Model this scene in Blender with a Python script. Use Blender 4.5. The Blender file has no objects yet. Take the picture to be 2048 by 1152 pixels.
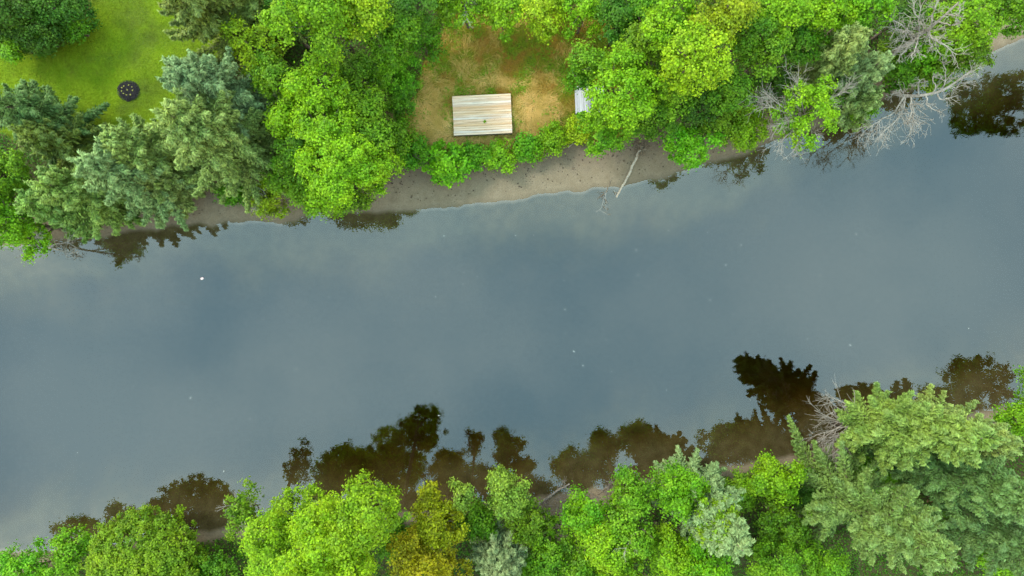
import bpy, math, random
import numpy as np
from mathutils import Vector
C = bpy.context.scene
COL = C.collection
R_ = math.radians
H = 45.5          # camera height over the river (m)
PPM = 30.0        # photo pixels per metre on the water plane

# ------------------------------------------------------------------ camera
cam = bpy.data.cameras.new('camera'); cam.lens = 24; cam.sensor_width = 36
cam.clip_start = 1; cam.clip_end = 3000
co = bpy.data.objects.new('camera', cam); COL.objects.link(co)
co.location = (0, 0, H * (2048 / PPM) * 24 / 36 / H); co.rotation_euler = (0, 0, 0)
H = co.location.z
C.camera = co

# ------------------------------------------------------------------ world, sun, exposure
SUN_EL, SUN_AZ = 50, 305      # azimuth clockwise from +Y (top of the photo)
w = bpy.data.worlds.new('World'); C.world = w; w.use_nodes = True
nt = w.node_tree; nt.nodes.clear()
N = nt.nodes.new; Lk = nt.links.new
out = N('ShaderNodeOutputWorld'); bg = N('ShaderNodeBackground'); bg.inputs[1].default_value = 0.10
sky = N('ShaderNodeTexSky'); sky.sky_type = 'NISHITA'; sky.sun_disc = False
sky.sun_elevation = R_(SUN_EL); sky.sun_rotation = R_(SUN_AZ); sky.air_density = 1.2; sky.dust_density = 2.0
tc = N('ShaderNodeTexCoord'); sep = N('ShaderNodeSeparateXYZ'); Lk(tc.outputs['Generated'], sep.inputs[0])
mx = N('ShaderNodeMath'); mx.operation = 'MAXIMUM'; Lk(sep.outputs[2], mx.inputs[0]); mx.inputs[1].default_value = 0.12
dv = N('ShaderNodeVectorMath'); dv.operation = 'DIVIDE'; Lk(tc.outputs['Generated'], dv.inputs[0])
cmb = N('ShaderNodeCombineXYZ')
for i in range(3): Lk(mx.outputs[0], cmb.inputs[i])
Lk(cmb.outputs[0], dv.inputs[1])
no = N('ShaderNodeTexNoise'); no.inputs['Scale'].default_value = 2.6; no.inputs['Detail'].default_value = 5; no.inputs['Roughness'].default_value = 0.5
Lk(dv.outputs[0], no.inputs['Vector'])
rp = N('ShaderNodeMapRange'); rp.interpolation_type = 'SMOOTHSTEP'
Lk(no.outputs[0], rp.inputs[0]); rp.inputs[1].default_value = 0.32; rp.inputs[2].default_value = 0.70
acc = rp.outputs[0]
# two brighter banks of cloud, at their own places in the sky
for (cx, cy, rad, amt) in ((-0.19, -0.05, 0.36, 0.85), (0.62, -0.05, 0.34, 0.75), (-0.5, -0.3, 0.4, 0.4)):
    ds = N('ShaderNodeVectorMath'); ds.operation = 'DISTANCE'; Lk(dv.outputs[0], ds.inputs[0]); ds.inputs[1].default_value = (cx, cy, 1)
    m1 = N('ShaderNodeMapRange'); m1.interpolation_type = 'SMOOTHSTEP'; Lk(ds.outputs['Value'], m1.inputs[0])
    m1.inputs[1].default_value = 0; m1.inputs[2].default_value = rad; m1.inputs[3].default_value = amt; m1.inputs[4].default_value = 0
    ad = N('ShaderNodeMath'); ad.operation = 'ADD'; Lk(acc, ad.inputs[0]); Lk(m1.outputs[0], ad.inputs[1]); acc = ad.outputs[0]
cr = N('ShaderNodeMapRange'); Lk(acc, cr.inputs[0]); cr.inputs[1].default_value = 0; cr.inputs[2].default_value = 1.5
ccol = N('ShaderNodeMix'); ccol.data_type = 'RGBA'; Lk(cr.outputs[0], ccol.inputs[0])
ccol.inputs[6].default_value = (5.0, 9.5, 11.6, 1); ccol.inputs[7].default_value = (10.6, 14.8, 15.4, 1)
hz = N('ShaderNodeMapRange'); hz.interpolation_type = 'SMOOTHSTEP'; Lk(sep.outputs[2], hz.inputs[0]); hz.inputs[1].default_value = 0.30; hz.inputs[2].default_value = 0.82
hmix = N('ShaderNodeMix'); hmix.data_type = 'RGBA'; Lk(hz.outputs[0], hmix.inputs[0]); hmix.inputs[6].default_value = (14.5, 13.2, 10.8, 1)
mixs = N('ShaderNodeMix'); mixs.data_type = 'RGBA'; mixs.inputs[0].default_value = 0.82
Lk(sky.outputs[0], mixs.inputs[6]); Lk(ccol.outputs[2], hmix.inputs[7]); Lk(hmix.outputs[2], mixs.inputs[7])
Lk(mixs.outputs[2], bg.inputs[0]); Lk(bg.outputs[0], out.inputs[0])

sl = bpy.data.lights.new('sun', 'SUN'); sl.energy = 1.5; sl.angle = R_(14); sl.color = (1, 0.95, 0.86)
so = bpy.data.objects.new('sun', sl); COL.objects.link(so)
so.rotation_euler = (R_(90 - SUN_EL), 0, R_(-SUN_AZ)); so.location = (-30, 30, 60)
# sun points along its -Z: rotate so light arrives from azimuth SUN_AZ
az = R_(SUN_AZ); el = R_(SUN_EL)
frm = Vector((math.sin(az) * math.cos(el), math.cos(az) * math.cos(el), math.sin(el)))
so.rotation_euler = (-frm).to_track_quat('-Z', 'Y').to_euler()

vs = C.view_settings; vs.view_transform = 'Standard'; vs.look = 'None'; vs.exposure = 1.3; vs.gamma = 1
C.cycles.max_bounces = 8; C.cycles.transparent_max_bounces = 16; C.cycles.diffuse_bounces = 3
C.cycles.use_denoising = True; C.cycles.denoising_prefilter = 'FAST'
C.cycles.caustics_reflective = False; C.cycles.caustics_refractive = False

# ------------------------------------------------------------------ helpers
def P(px, py, z=0.0):
    k = (H - z) / H / PPM
    return np.array([(px - 1024) * k, (576 - py) * k, z])

def sm(a, b, x):
    t = np.clip((np.asarray(x, float) - a) / (b - a), 0, 1); return t * t * (3 - 2 * t)

_lat = np.random.default_rng(5).random((64, 64))
def vnoise(x, y):
    x = np.asarray(x, float); y = np.asarray(y, float)
    xi = np.floor(x).astype(int); yi = np.floor(y).astype(int); fx = x - xi; fy = y - yi
    fx = fx * fx * (3 - 2 * fx); fy = fy * fy * (3 - 2 * fy)
    a = _lat[xi % 64, yi % 64]; b = _lat[(xi + 1) % 64, yi % 64]; c = _lat[xi % 64, (yi + 1) % 64]; d = _lat[(xi + 1) % 64, (yi + 1) % 64]
    return (a * (1 - fx) + b * fx) * (1 - fy) + (c * (1 - fx) + d * fx) * fy
def fbm(x, y, o=3):
    return sum(vnoise(x * 2 ** i + 17 * i, y * 2 ** i + 9 * i) / 2 ** i for i in range(o)) / sum(1 / 2 ** i for i in range(o))

def nrm(v): return v / np.maximum(np.linalg.norm(v, axis=-1, keepdims=True), 1e-9)

def make_mesh(name, V, F, mat, attrs=None, smooth=False):
    V = np.asarray(V, np.float32); F = np.asarray(F, np.int32); k = F.shape[1]
    me = bpy.data.meshes.new(name)
    me.vertices.add(len(V)); me.vertices.foreach_set('co', V.ravel())
    me.loops.add(F.size); me.loops.foreach_set('vertex_index', F.ravel())
    me.polygons.add(len(F)); me.polygons.foreach_set('loop_start', np.arange(len(F), dtype=np.int32) * k)
    if smooth: me.polygons.foreach_set('use_smooth', np.ones(len(F), bool))
    for an, av in (attrs or {}).items():
        av = np.asarray(av, np.float32)
        if av.ndim == 1:
            a = me.attributes.new(an, 'FLOAT', 'POINT'); a.data.foreach_set('value', av)
        else:
            a = me.attributes.new(an, 'FLOAT_COLOR', 'POINT'); a.data.foreach_set('color', np.c_[av, np.ones(len(av))].astype(np.float32).ravel())
    me.materials.append(mat); me.update(calc_edges=True); me.validate()
    return me

def link(name, me, parent=None, loc=(0, 0, 0)):
    o = bpy.data.objects.new(name, me); COL.objects.link(o); o.location = loc
    if parent is not None: o.parent = parent
    return o
def tag(o, label=None, cat=None, group=None, kind=None):
    if label: o['label'] = label
    if cat: o['category'] = cat
    if group: o['group'] = group
    if kind: o['kind'] = kind
    return o
def thing(name, label, cat, loc, group=None, rz=0):
    o = bpy.data.objects.new(name, None); COL.objects.link(o); o.location = loc; o.rotation_euler[2] = rz
    o.empty_display_size = 0.3
    return tag(o, label, cat, group)

def leaves(Cn, A, Nn, l, wd, fold=0.18):
    """one four-cornered leaf per centre"""
    A = nrm(A); S = nrm(np.cross(Nn, A)); U = np.cross(A, S)
    l = np.broadcast_to(np.asarray(l, float), (len(Cn),))[:, None]; wd = np.broadcast_to(np.asarray(wd, float), (len(Cn),))[:, None]
    V = np.stack([Cn - A * l * .5, Cn + S * wd * .5 + U * wd * fold, Cn + A * l * .5, Cn - S * wd * .5 + U * wd * fold], 1).reshape(-1, 3)
    F = np.arange(len(V)).reshape(-1, 4)
    return V, F

class Tubes:
    def __init__(s): s.V = []; s.F = []; s.n = 0
    def add(s, path, rad, sides=6, cap=True):
        path = np.asarray(path, float); rad = np.broadcast_to(np.asarray(rad, float), (len(path),))
        T = nrm(np.gradient(path, axis=0)); up = np.array([0.13, 0.21, 0.97])
        X = np.cross(T, up); bad = np.linalg.norm(X, axis=1) < 0.2; X[bad] = np.cross(T[bad], [1, 0.1, 0]); X = nrm(X); Y = np.cross(T, X)
        a = np.arange(sides) * 2 * math.pi / sides
        ring = (X[:, None] * np.cos(a)[None, :, None] + Y[:, None] * np.sin(a)[None, :, None]) * rad[:, None, None] + path[:, None]
        m = len(path); V = ring.reshape(-1, 3); i, j = np.meshgrid(np.arange(m - 1), np.arange(sides), indexing='ij')
        j2 = (j + 1) % sides
        F = np.stack([i * sides + j, i * sides + j2, (i + 1) * sides + j2, (i + 1) * sides + j], -1).reshape(-1, 4) + s.n
        s.V.append(V); s.F.append(F); s.n += len(V)
        if cap and sides == 6:
            for b, fl in ((s.n - sides, 0), (s.n - len(V), 1)):
                q = [[b, b + 1, b + 2, b + 3], [b, b + 3, b + 4, b + 5]]
                s.F.append(np.array([x[::-1] for x in q] if fl else q))
    def mesh(s, name, mat, smooth=True): return make_mesh(name, np.concatenate(s.V), np.concatenate(s.F), mat, smooth=smooth)

def bez(pts, n=10):
    """smooth path through control points"""
    pts = np.asarray(pts, float); t = np.linspace(0, len(pts) - 1, n); o = []
    for u in t:
        i = min(int(u), len(pts) - 2); f = u - i
        p0, p1, p2, p3 = pts[max(i - 1, 0)], pts[i], pts[i + 1], pts[min(i + 2, len(pts) - 1)]
        o.append(.5 * ((2 * p1) + (-p0 + p2) * f + (2 * p0 - 5 * p1 + 4 * p2 - p3) * f * f + (-p0 + 3 * p1 - 3 * p2 + p3) * f ** 3))
    return np.array(o)

def grow(T, rng, start, d, L, r, lev, curl=0.35, up=0.05, kids=(4, 6), spread=(0.5, 1.0), minr=0.006):
    """a bare branch with twigs"""
    n = 7 if lev > 0 else 4
    pts = [np.array(start, float)]; d = nrm(np.array(d, float))
    for i in range(n):
        d = nrm(d + rng.normal(0, curl / 2.4, 3) + np.array([0, 0, up]))
        pts.append(pts[-1] + d * L / n)
    pts = np.array(pts); T.add(pts, np.linspace(r, max(r * .3, minr), n + 1), 5 if lev > 0 else 4, False)
    if lev > 0:
        for k in range(rng.integers(*kids)):
            t = rng.uniform(.2, .97); i = min(int(t * n), n - 1); s = pts[i] + (pts[i + 1] - pts[i]) * (t * n - i)
            pd = nrm(pts[i + 1] - pts[i]); q = nrm(np.cross(pd, rng.normal(0, 1, 3))); a = rng.uniform(*spread)
            grow(T, rng, s, pd * math.cos(a) + q * math.sin(a), L * rng.uniform(.4, .68) * (1.15 - .5 * t), max(r * (.62 - .3 * t), minr), lev - 1, curl, up, kids, spread, minr)

# ------------------------------------------------------------------ materials
def newmat(name):
    m = bpy.data.materials.new(name); m.use_nodes = True; t = m.node_tree; t.nodes.clear()
    o = t.nodes.new('ShaderNodeOutputMaterial'); return m, t, o
def princ(t, rough=0.8, spec=0.3):
    b = t.nodes.new('ShaderNodeBsdfPrincipled'); b.inputs['Roughness'].default_value = rough; b.inputs['Specular IOR Level'].default_value = spec; return b
def noise(t, scale, detail=4, vec=None, rough=0.55):
    n = t.nodes.new('ShaderNodeTexNoise'); n.inputs['Scale'].default_value = scale; n.inputs['Detail'].default_value = detail; n.inputs['Roughness'].default_value = rough
    if vec is not None: t.links.new(vec, n.inputs['Vector'])
    return n.outputs[0]
def mrange(t, v, a, b, c=0.0, d=1.0):
    m = t.nodes.new('ShaderNodeMapRange'); t.links.new(v, m.inputs[0])
    for i, x in enumerate((a, b, c, d)): m.inputs[i + 1].default_value = x
    return m.outputs[0]
def setin(t, sock, v):
    if isinstance(v, bpy.types.NodeSocket): t.links.new(v, sock)
    elif isinstance(v, (int, float)): sock.default_value = v
    else: sock.default_value = (*v, 1) if len(v) == 3 else v
def mixc(t, f, a, b, mode='MIX'):
    m = t.nodes.new('ShaderNodeMix'); m.data_type = 'RGBA'; m.blend_type = mode
    setin(t, m.inputs[0], f); setin(t, m.inputs[6], a); setin(t, m.inputs[7], b); return m.outputs[2]
def math_(t, op, a, b):
    m = t.nodes.new('ShaderNodeMath'); m.operation = op; setin(t, m.inputs[0], a); setin(t, m.inputs[1], b); return m.outputs[0]
def attr(t, n, typ='GEOMETRY'):
    a = t.nodes.new('ShaderNodeAttribute'); a.attribute_name = n; a.attribute_type = typ; return a

def leaf_material(name, trans=0.4, needle=False):
    """the tree's own tint (object colour) varied from twig to twig and leaf to leaf"""
    m, t, o = newmat(name)
    oi = t.nodes.new('ShaderNodeObjectInfo'); geo = t.nodes.new('ShaderNodeNewGeometry'); tco = t.nodes.new('ShaderNodeTexCoord')
    rnd = geo.outputs['Random Per Island']
    col = oi.outputs['Color']
    big = noise(t, 0.9 if not needle else 0.7, 2, tco.outputs['Object'])
    hs = t.nodes.new('ShaderNodeHueSaturation')
    t.links.new(mrange(t, big, .3, .7, .514, .482), hs.inputs['Hue']); hs.inputs['Saturation'].default_value = 1.0
    v = math_(t, 'MULTIPLY', mrange(t, big, .3, .7, .78, 1.18), mrange(t, rnd, 0, 1, .55, 1.45))
    t.links.new(v, hs.inputs['Value']); t.links.new(col, hs.inputs['Color'])
    c = hs.outputs[0]
    if needle:
        tp = attr(t, 'tip').outputs['Fac']
        c = mixc(t, math_(t, 'MULTIPLY', tp, .62), c, mixc(t, .5, c, (0.26, 0.39, 0.145)))
    b = princ(t, .55, .25); t.links.new(c, b.inputs['Base Color'])
    tr = t.nodes.new('ShaderNodeBsdfTranslucent'); t.links.new(c, tr.inputs['Color'])
    mx = t.nodes.new('ShaderNodeMixShader'); mx.inputs[0].default_value = trans
    t.links.new(b.outputs[0], mx.inputs[1]); t.links.new(tr.outputs[0], mx.inputs[2]); t.links.new(mx.outputs[0], o.inputs[0])
    return m
LEAF = leaf_material('leaf', .42)
NEEDLE = leaf_material('needle', .22, True)

def simple(name, c1, c2, scale, rough=.85, spec=.25, bump=0.0, stretch=None, detail=6):
    m, t, o = newmat(name); tco = t.nodes.new('ShaderNodeTexCoord'); v = tco.outputs['Object']
    if stretch:
        mp = t.nodes.new('ShaderNodeMapping'); mp.inputs['Scale'].default_value = stretch; t.links.new(v, mp.inputs[0]); v = mp.outputs[0]
    n = noise(t, scale, detail, v); b = princ(t, rough, spec)
    t.links.new(mixc(t, mrange(t, n, .3, .7), c1, c2), b.inputs['Base Color'])
    if bump:
        bp = t.nodes.new('ShaderNodeBump'); bp.inputs['Strength'].default_value = bump; bp.inputs['Distance'].default_value = .03; t.links.new(n, bp.inputs['Height']); t.links.new(bp.outputs[0], b.inputs['Normal'])
    t.links.new(b.outputs[0], o.inputs[0]); return m
BARK = simple('bark', (.07, .05, .035), (.16, .13, .10), 6, bump=.5)
GREYBARK = simple('weathered_wood', (.17, .155, .13), (.36, .33, .28), 5, bump=.4)
BROWNWOOD = simple('sodden_wood', (.10, .075, .05), (.24, .19, .13), 7, bump=.5)
PALEWOOD = simple('bleached_wood', (.26, .21, .15), (.50, .43, .33), 5, bump=.5)

def blade_material(name, c1, c2, c3=None, trans=.25):
    m, t, o = newmat(name); geo = t.nodes.new('ShaderNodeNewGeometry'); tco = t.nodes.new('ShaderNodeTexCoord')
    c = mixc(t, geo.outputs['Random Per Island'], c1, c2)
    if c3: c = mixc(t, mrange(t, noise(t, .8, 4, tco.outputs['Object']), .42, .66), c, c3)
    b = princ(t, .6, .2); t.links.new(c, b.inputs['Base Color']); tr = t.nodes.new('ShaderNodeBsdfTranslucent'); t.links.new(c, tr.inputs['Color'])
    mx = t.nodes.new('ShaderNodeMixShader'); mx.inputs[0].default_value = trans
    t.links.new(b.outputs[0], mx.inputs[1]); t.links.new(tr.outputs[0], mx.inputs[2]); t.links.new(mx.outputs[0], o.inputs[0]); return m

# ------------------------------------------------------------------ terrain
TOP = np.array([(-2500, 760), (-700, 590), (-250, 525), (0, 492), (120, 480), (285, 458), (350, 449), (440, 445), (500, 442), (560, 444), (620, 430), (720, 423), (800, 418),
                (900, 412), (980, 405), (1060, 393), (1130, 383), (1180, 379), (1240, 374), (1290, 361), (1350, 348), (1400, 331), (1460, 314), (1530, 290), (1600, 262), (1700, 228),
                (1790, 190), (1850, 165), (1900, 143), (1985, 109), (2048, 74), (2085, 110), (2130, 170), (2250, 205), (2600, 120), (4500, -400)], float)
BOT = np.array([(-2500, 1360), (-600, 1170), (0, 1104), (150, 1097), (300, 1078), (450, 1060), (600, 1044), (750, 1032), (900, 1017), (1060, 1001), (1150, 986), (1230, 974), (1350, 950),
                (1500, 926), (1650, 900), (1800, 868), (1900, 841), (2000, 816), (2048, 806), (2400, 730), (4500, 300)], float)
def ship(poly):
    return (poly[:, 0] - 1024) / PPM, (576 - poly[:, 1]) / PPM
TX, TY = ship(TOP); BX, BY = ship(BOT)
def shore_d(x, y):
    x = np.asarray(x, float); y = np.asarray(y, float)
    wob = (fbm(x * 1.1 + 40, y * 0.2 + 3, 3) - .5) * .55
    return np.maximum(y - np.interp(x, TX, TY) + wob, np.interp(x, BX, BY) - y + wob) * .95
def gz(x, y):
    d = shore_d(x, y); t = -d
    land = .075 * np.clip(d, 0, 3) + .75 * sm(2.2, 5.5, d) + (fbm(x * .5, y * .5, 3) - .5) * .35 * sm(2.5, 6, d) + (fbm(x * 2.2 + 5, y * 2.2, 2) - .5) * .05 * sm(.1, 1.2, d)
    bed = -(.09 * np.clip(t, 0, 4) + 1.9 * sm(1.6, 7.5, t + (fbm(x * .35 + 7, y * .5, 2) - .5) * 3.0) + (fbm(x * .8 + 3, y * .8, 3) - .5) * .30 * sm(.3, 2.5, t))
    return np.where(d > 0, land, np.minimum(bed, -.02 * np.clip(t, 0, 1)))
def in_poly(x, y, poly):
    poly = np.asarray(poly, float); ins = np.zeros(np.shape(x), bool); j = len(poly) - 1
    for i in range(len(poly)):
        xi, yi = poly[i]; xj, yj = poly[j]
        with np.errstate(divide='ignore', invalid='ignore'):
            ins ^= ((yi > y) != (yj > y)) & (x < (xj - xi) * (y - yi) / (yj - yi + 1e-12) + xi)
        j = i
    return ins
def pworld(pl, z=1.0): return np.array([P(a, b, z)[:2] for a, b in pl])
LAWN = pworld([(-900, 60), (-200, 90), (0, 92), (60, 106), (100, 100), (140, 78), (172, 40), (186, 0), (200, -500), (600, -500), (500, -100), (470, 0), (450, 120), (400, 260), (330, 330), (150, 330), (0, 260), (-200, 280), (-900, 320)])
MEADOW = pworld([(895, 30), (868, 90), (842, 140), (832, 180), (815, 225), (814, 290), (860, 312), (940, 318), (1020, 316), (1090, 296), (1150, 278), (1210, 280), (1290, 260), (1260, 150), (1215, 20), (1100, 10)])
def poly_soft(x, y, poly, wob=.5):
    return in_poly(x + (fbm(x * 1.3, y * 1.3) - .5) * wob * 2, y + (fbm(x * 1.3 + 31, y * 1.3 + 7) - .5) * wob * 2, poly)

def axis(lo, hi, step, far):
    a = list(np.arange(lo, hi + step / 2, step)); s = step; x = hi
    while x < far: s *= 1.35; x += s; a.append(x)
    s = step; x = lo; b = []
    while x > -far: s *= 1.35; x -= s; b.append(x)
    return np.array(b[::-1] + a)
gx = axis(-42, 42, .2, 700); gy = axis(-25, 25, .2, 700)
GX, GY = np.meshgrid(gx, gy, indexing='ij'); GZ = gz(GX, GY)
D = shore_d(GX, GY)
ml = poly_soft(GX, GY, LAWN, .35).astype(float); mm = poly_soft(GX, GY, MEADOW, .35).astype(float)
def blur(a, n=2):
    for _ in range(n):
        p = np.pad(a, 1, mode='edge'); a = (p[:-2, 1:-1] + p[2:, 1:-1] + p[1:-1, :-2] + p[1:-1, 2:] + 4 * p[1:-1, 1:-1]) / 8
    return a
ml2 = blur(ml); mm2 = blur(mm, 3)
def beach_width(x, y):
    g = lambda px, s: np.exp(-((x - (px - 1024) / PPM) / s) ** 2)
    lo = .7 + 2.4 * g(1130, 3.2) + 1.6 * g(2000, 2.5) + 1.4 * g(0, 2.5)
    return np.where(y > 0, 3.1, lo) + (fbm(x * .5 + 8, y * .5) - .5) * np.where(y > 0, 1.6, .8)
beachw = beach_width(GX, GY)
ms = (D < beachw).astype(float)
ms2 = blur(ms, 2)
GV = np.stack([GX, GY, GZ], -1).reshape(-1, 3); ny = len(gy)
I, J = np.meshgrid(np.arange(len(gx) - 1), np.arange(ny - 1), indexing='ij')
GF = np.stack([I * ny + J, (I + 1) * ny + J, (I + 1) * ny + J + 1, I * ny + J + 1], -1).reshape(-1, 4)

def terrain_material():
    m, t, o = newmat('terrain'); z = attr(t, 'zone'); sp = t.nodes.new('ShaderNodeSeparateColor'); t.links.new(z.outputs['Color'], sp.inputs[0])
    tco = t.nodes.new('ShaderNodeTexCoord'); v = tco.outputs['Object']
    n1 = noise(t, .35, 4, v); n2 = noise(t, 1.6, 5, v); n3 = noise(t, 9, 5, v, .7); n4 = noise(t, 28, 3, v, .6)
    forest = mixc(t, mrange(t, n2, .35, .65), (.035, .026, .014), (.045, .06, .012))
    forest = mixc(t, mrange(t, n4, .45, .7), forest, (.10, .085, .035))
    lawn = mixc(t, mrange(t, n2, .32, .68), (.12, .19, .004), (.18, .25, .006))
    lawn = mixc(t, mrange(t, n1, .50, .68), lawn, (.085, .115, .012))
    lawn = mixc(t, mrange(t, n3, .35, .75, 0, .5), lawn, (.06, .12, .004))
    straw = mixc(t, mrange(t, n2, .38, .62), (.14, .12, .016), (.27, .15, .035))
    straw = mixc(t, mrange(t, n3, .3, .7, 0, .6), straw, (.10, .09, .02))
    sand = mixc(t, mrange(t, n2, .3, .7), (.172, .132, .082), (.230, .183, .120))
    sand = mixc(t, mrange(t, n4, .35, .75, 0, .8), sand, (.085, .062, .040)); sand = mixc(t, mrange(t, noise(t, 60, 2, v, .7), .58, .70, 0, .7), sand, (.30, .25, .18))
    vor = t.nodes.new('ShaderNodeTexVoronoi'); vor.inputs['Scale'].default_value = 5; t.links.new(v, vor.inputs['Vector'])
    sand = mixc(t, math_(t, 'MULTIPLY', mrange(t, vor.outputs['Distance'], .10, .22, .8, 0), mrange(t, n2, .45, .6)), sand, (.05, .038, .026))
    d = attr(t, 'shore').outputs['Fac']
    sand = mixc(t, math_(t, 'MULTIPLY', mrange(t, math_(t, 'ADD', d, mrange(t, n2, .3, .7, -.8, .8)), 1.2, 2.8), .6), sand, (.085, .062, .045))     # leaf litter and dark soil at the back of the beach
    sand = mixc(t, mrange(t, d, .02, .35, .40, 0), sand, (.09, .075, .05))        # wet margin
    sand = mixc(t, mrange(t, d, .06, -.22), sand, mixc(t, mrange(t, n2, .25, .85), (.030, .021, .005), (.066, .052, .023)))
    sand = mixc(t, mrange(t, math_(t, 'ADD', d, mrange(t, n1, .2, .8, -1.0, 1.0)), -.8, -4.6), sand, mixc(t, mrange(t, n2, .35, .65), (.022, .021, .010), (.036, .032, .014)))   # silt of the bed
    c = mixc(t, sp.outputs[0], forest, lawn); c = mixc(t, sp.outputs[1], c, straw); c = mixc(t, sp.outputs[2], c, sand)
    b = princ(t, .9, .15); t.links.new(c, b.inputs['Base Color'])
    bp = t.nodes.new('ShaderNodeBump'); bp.inputs['Strength'].default_value = .6; bp.inputs['Distance'].default_value = .05; t.links.new(n3, bp.inputs['Height']); t.links.new(bp.outputs[0], b.inputs['Normal'])
    t.links.new(b.outputs[0], o.inputs[0]); return m
TERR = terrain_material()
zone = np.stack([ml2 * (1 - ms2), mm2 * (1 - ms2), ms2], -1).reshape(-1, 3)
dflat = D.reshape(-1)
fz = np.stack([q.reshape(-1)[GF].mean(1) for q in (D, ml, mm, ms)], 1)
kind = np.zeros(len(GF), int)
kind[fz[:, 1] > .5] = 1; kind[fz[:, 2] > .5] = 2; kind[fz[:, 3] > .5] = 3; kind[fz[:, 0] < 0] = 4
for k, nm in enumerate(('ground', 'lawn', 'meadow', 'beach', 'riverbed')):
    F = GF[kind == k]; u, inv = np.unique(F, return_inverse=True)
    o = link(nm, make_mesh(nm, GV[u], inv.reshape(F.shape), TERR, {'zone': zone[u], 'shore': dflat[u]}, smooth=True)); tag(o, kind='structure')

# ------------------------------------------------------------------ water: one closed body with a reflecting top and tannin brown depth
def water_material():
    m, t, o = newmat('river_water'); tco = t.nodes.new('ShaderNodeTexCoord')
    gl = t.nodes.new('ShaderNodeBsdfGlossy'); gl.inputs['Roughness'].default_value = .012; gl.inputs['Color'].default_value = (1, 1, 1, 1)
    tr = t.nodes.new('ShaderNodeBsdfTransparent'); fr = t.nodes.new('ShaderNodeFresnel'); fr.inputs['IOR'].default_value = 1.80
    n = noise(t, 1.3, 3, tco.outputs['Object']); n2 = noise(t, 7, 3, tco.outputs['Object'])
    s = math_(t, 'ADD', n, math_(t, 'MULTIPLY', n2, .16))
    bp = t.nodes.new('ShaderNodeBump'); bp.inputs['Strength'].default_value = .10; bp.inputs['Distance'].default_value = .022; t.links.new(s, bp.inputs['Height'])
    t.links.new(bp.outputs[0], gl.inputs['Normal']); 
    mx = t.nodes.new('ShaderNodeMixShader'); geo = t.nodes.new('ShaderNodeNewGeometry')      # rays leaving the unrefracted water must not meet total internal reflection
    t.links.new(math_(t, 'MULTIPLY', fr.outputs[0], math_(t, 'SUBTRACT', 1.0, geo.outputs['Backfacing'])), mx.inputs[0]); t.links.new(tr.outputs[0], mx.inputs[1]); t.links.new(gl.outputs[0], mx.inputs[2])
    t.links.new(mx.outputs[0], o.inputs['Surface'])
    va = t.nodes.new('ShaderNodeVolumeAbsorption'); va.inputs['Color'].default_value = (.60, .46, .04, 1); va.inputs['Density'].default_value = 1.3
    t.links.new(va.outputs[0], o.inputs['Volume']); return m
WATER = water_material()
X0, X1, Y0, Y1, Zb = -690, 690, -690, 690, -7
wv = [(X0, Y0, 0), (X1, Y0, 0), (X1, Y1, 0), (X0, Y1, 0), (X0, Y0, Zb), (X1, Y0, Zb), (X1, Y1, Zb), (X0, Y1, Zb)]
wf = [(0, 1, 2, 3), (7, 6, 5, 4), (0, 4, 5, 1), (1, 5, 6, 2), (2, 6, 7, 3), (3, 7, 4, 0)]
tag(link('river_water', make_mesh('river_water', wv, wf, WATER)), kind='structure')

# ------------------------------------------------------------------ trees
TINT = dict(lime=(.19, .365, .006), ylime=(.27, .39, .008), green=(.10, .25, .006), bright=(.135, .34, .006), deep=(.055, .155, .008),
            blime=(.215, .385, .006), olive=(.165, .28, .006), gold=(.35, .355, .006), mid=(.135, .275, .008), pale=(.18, .32, .030), brown=(.14, .085, .035),
            spruce=(.20, .275, .055), blue=(.215, .30, .105), dark=(.09, .175, .036), olivec=(.15, .195, .018), pine=(.165, .275, .036), shaggy=(.115, .215, .036), light=(.20, .295, .055))

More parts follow.
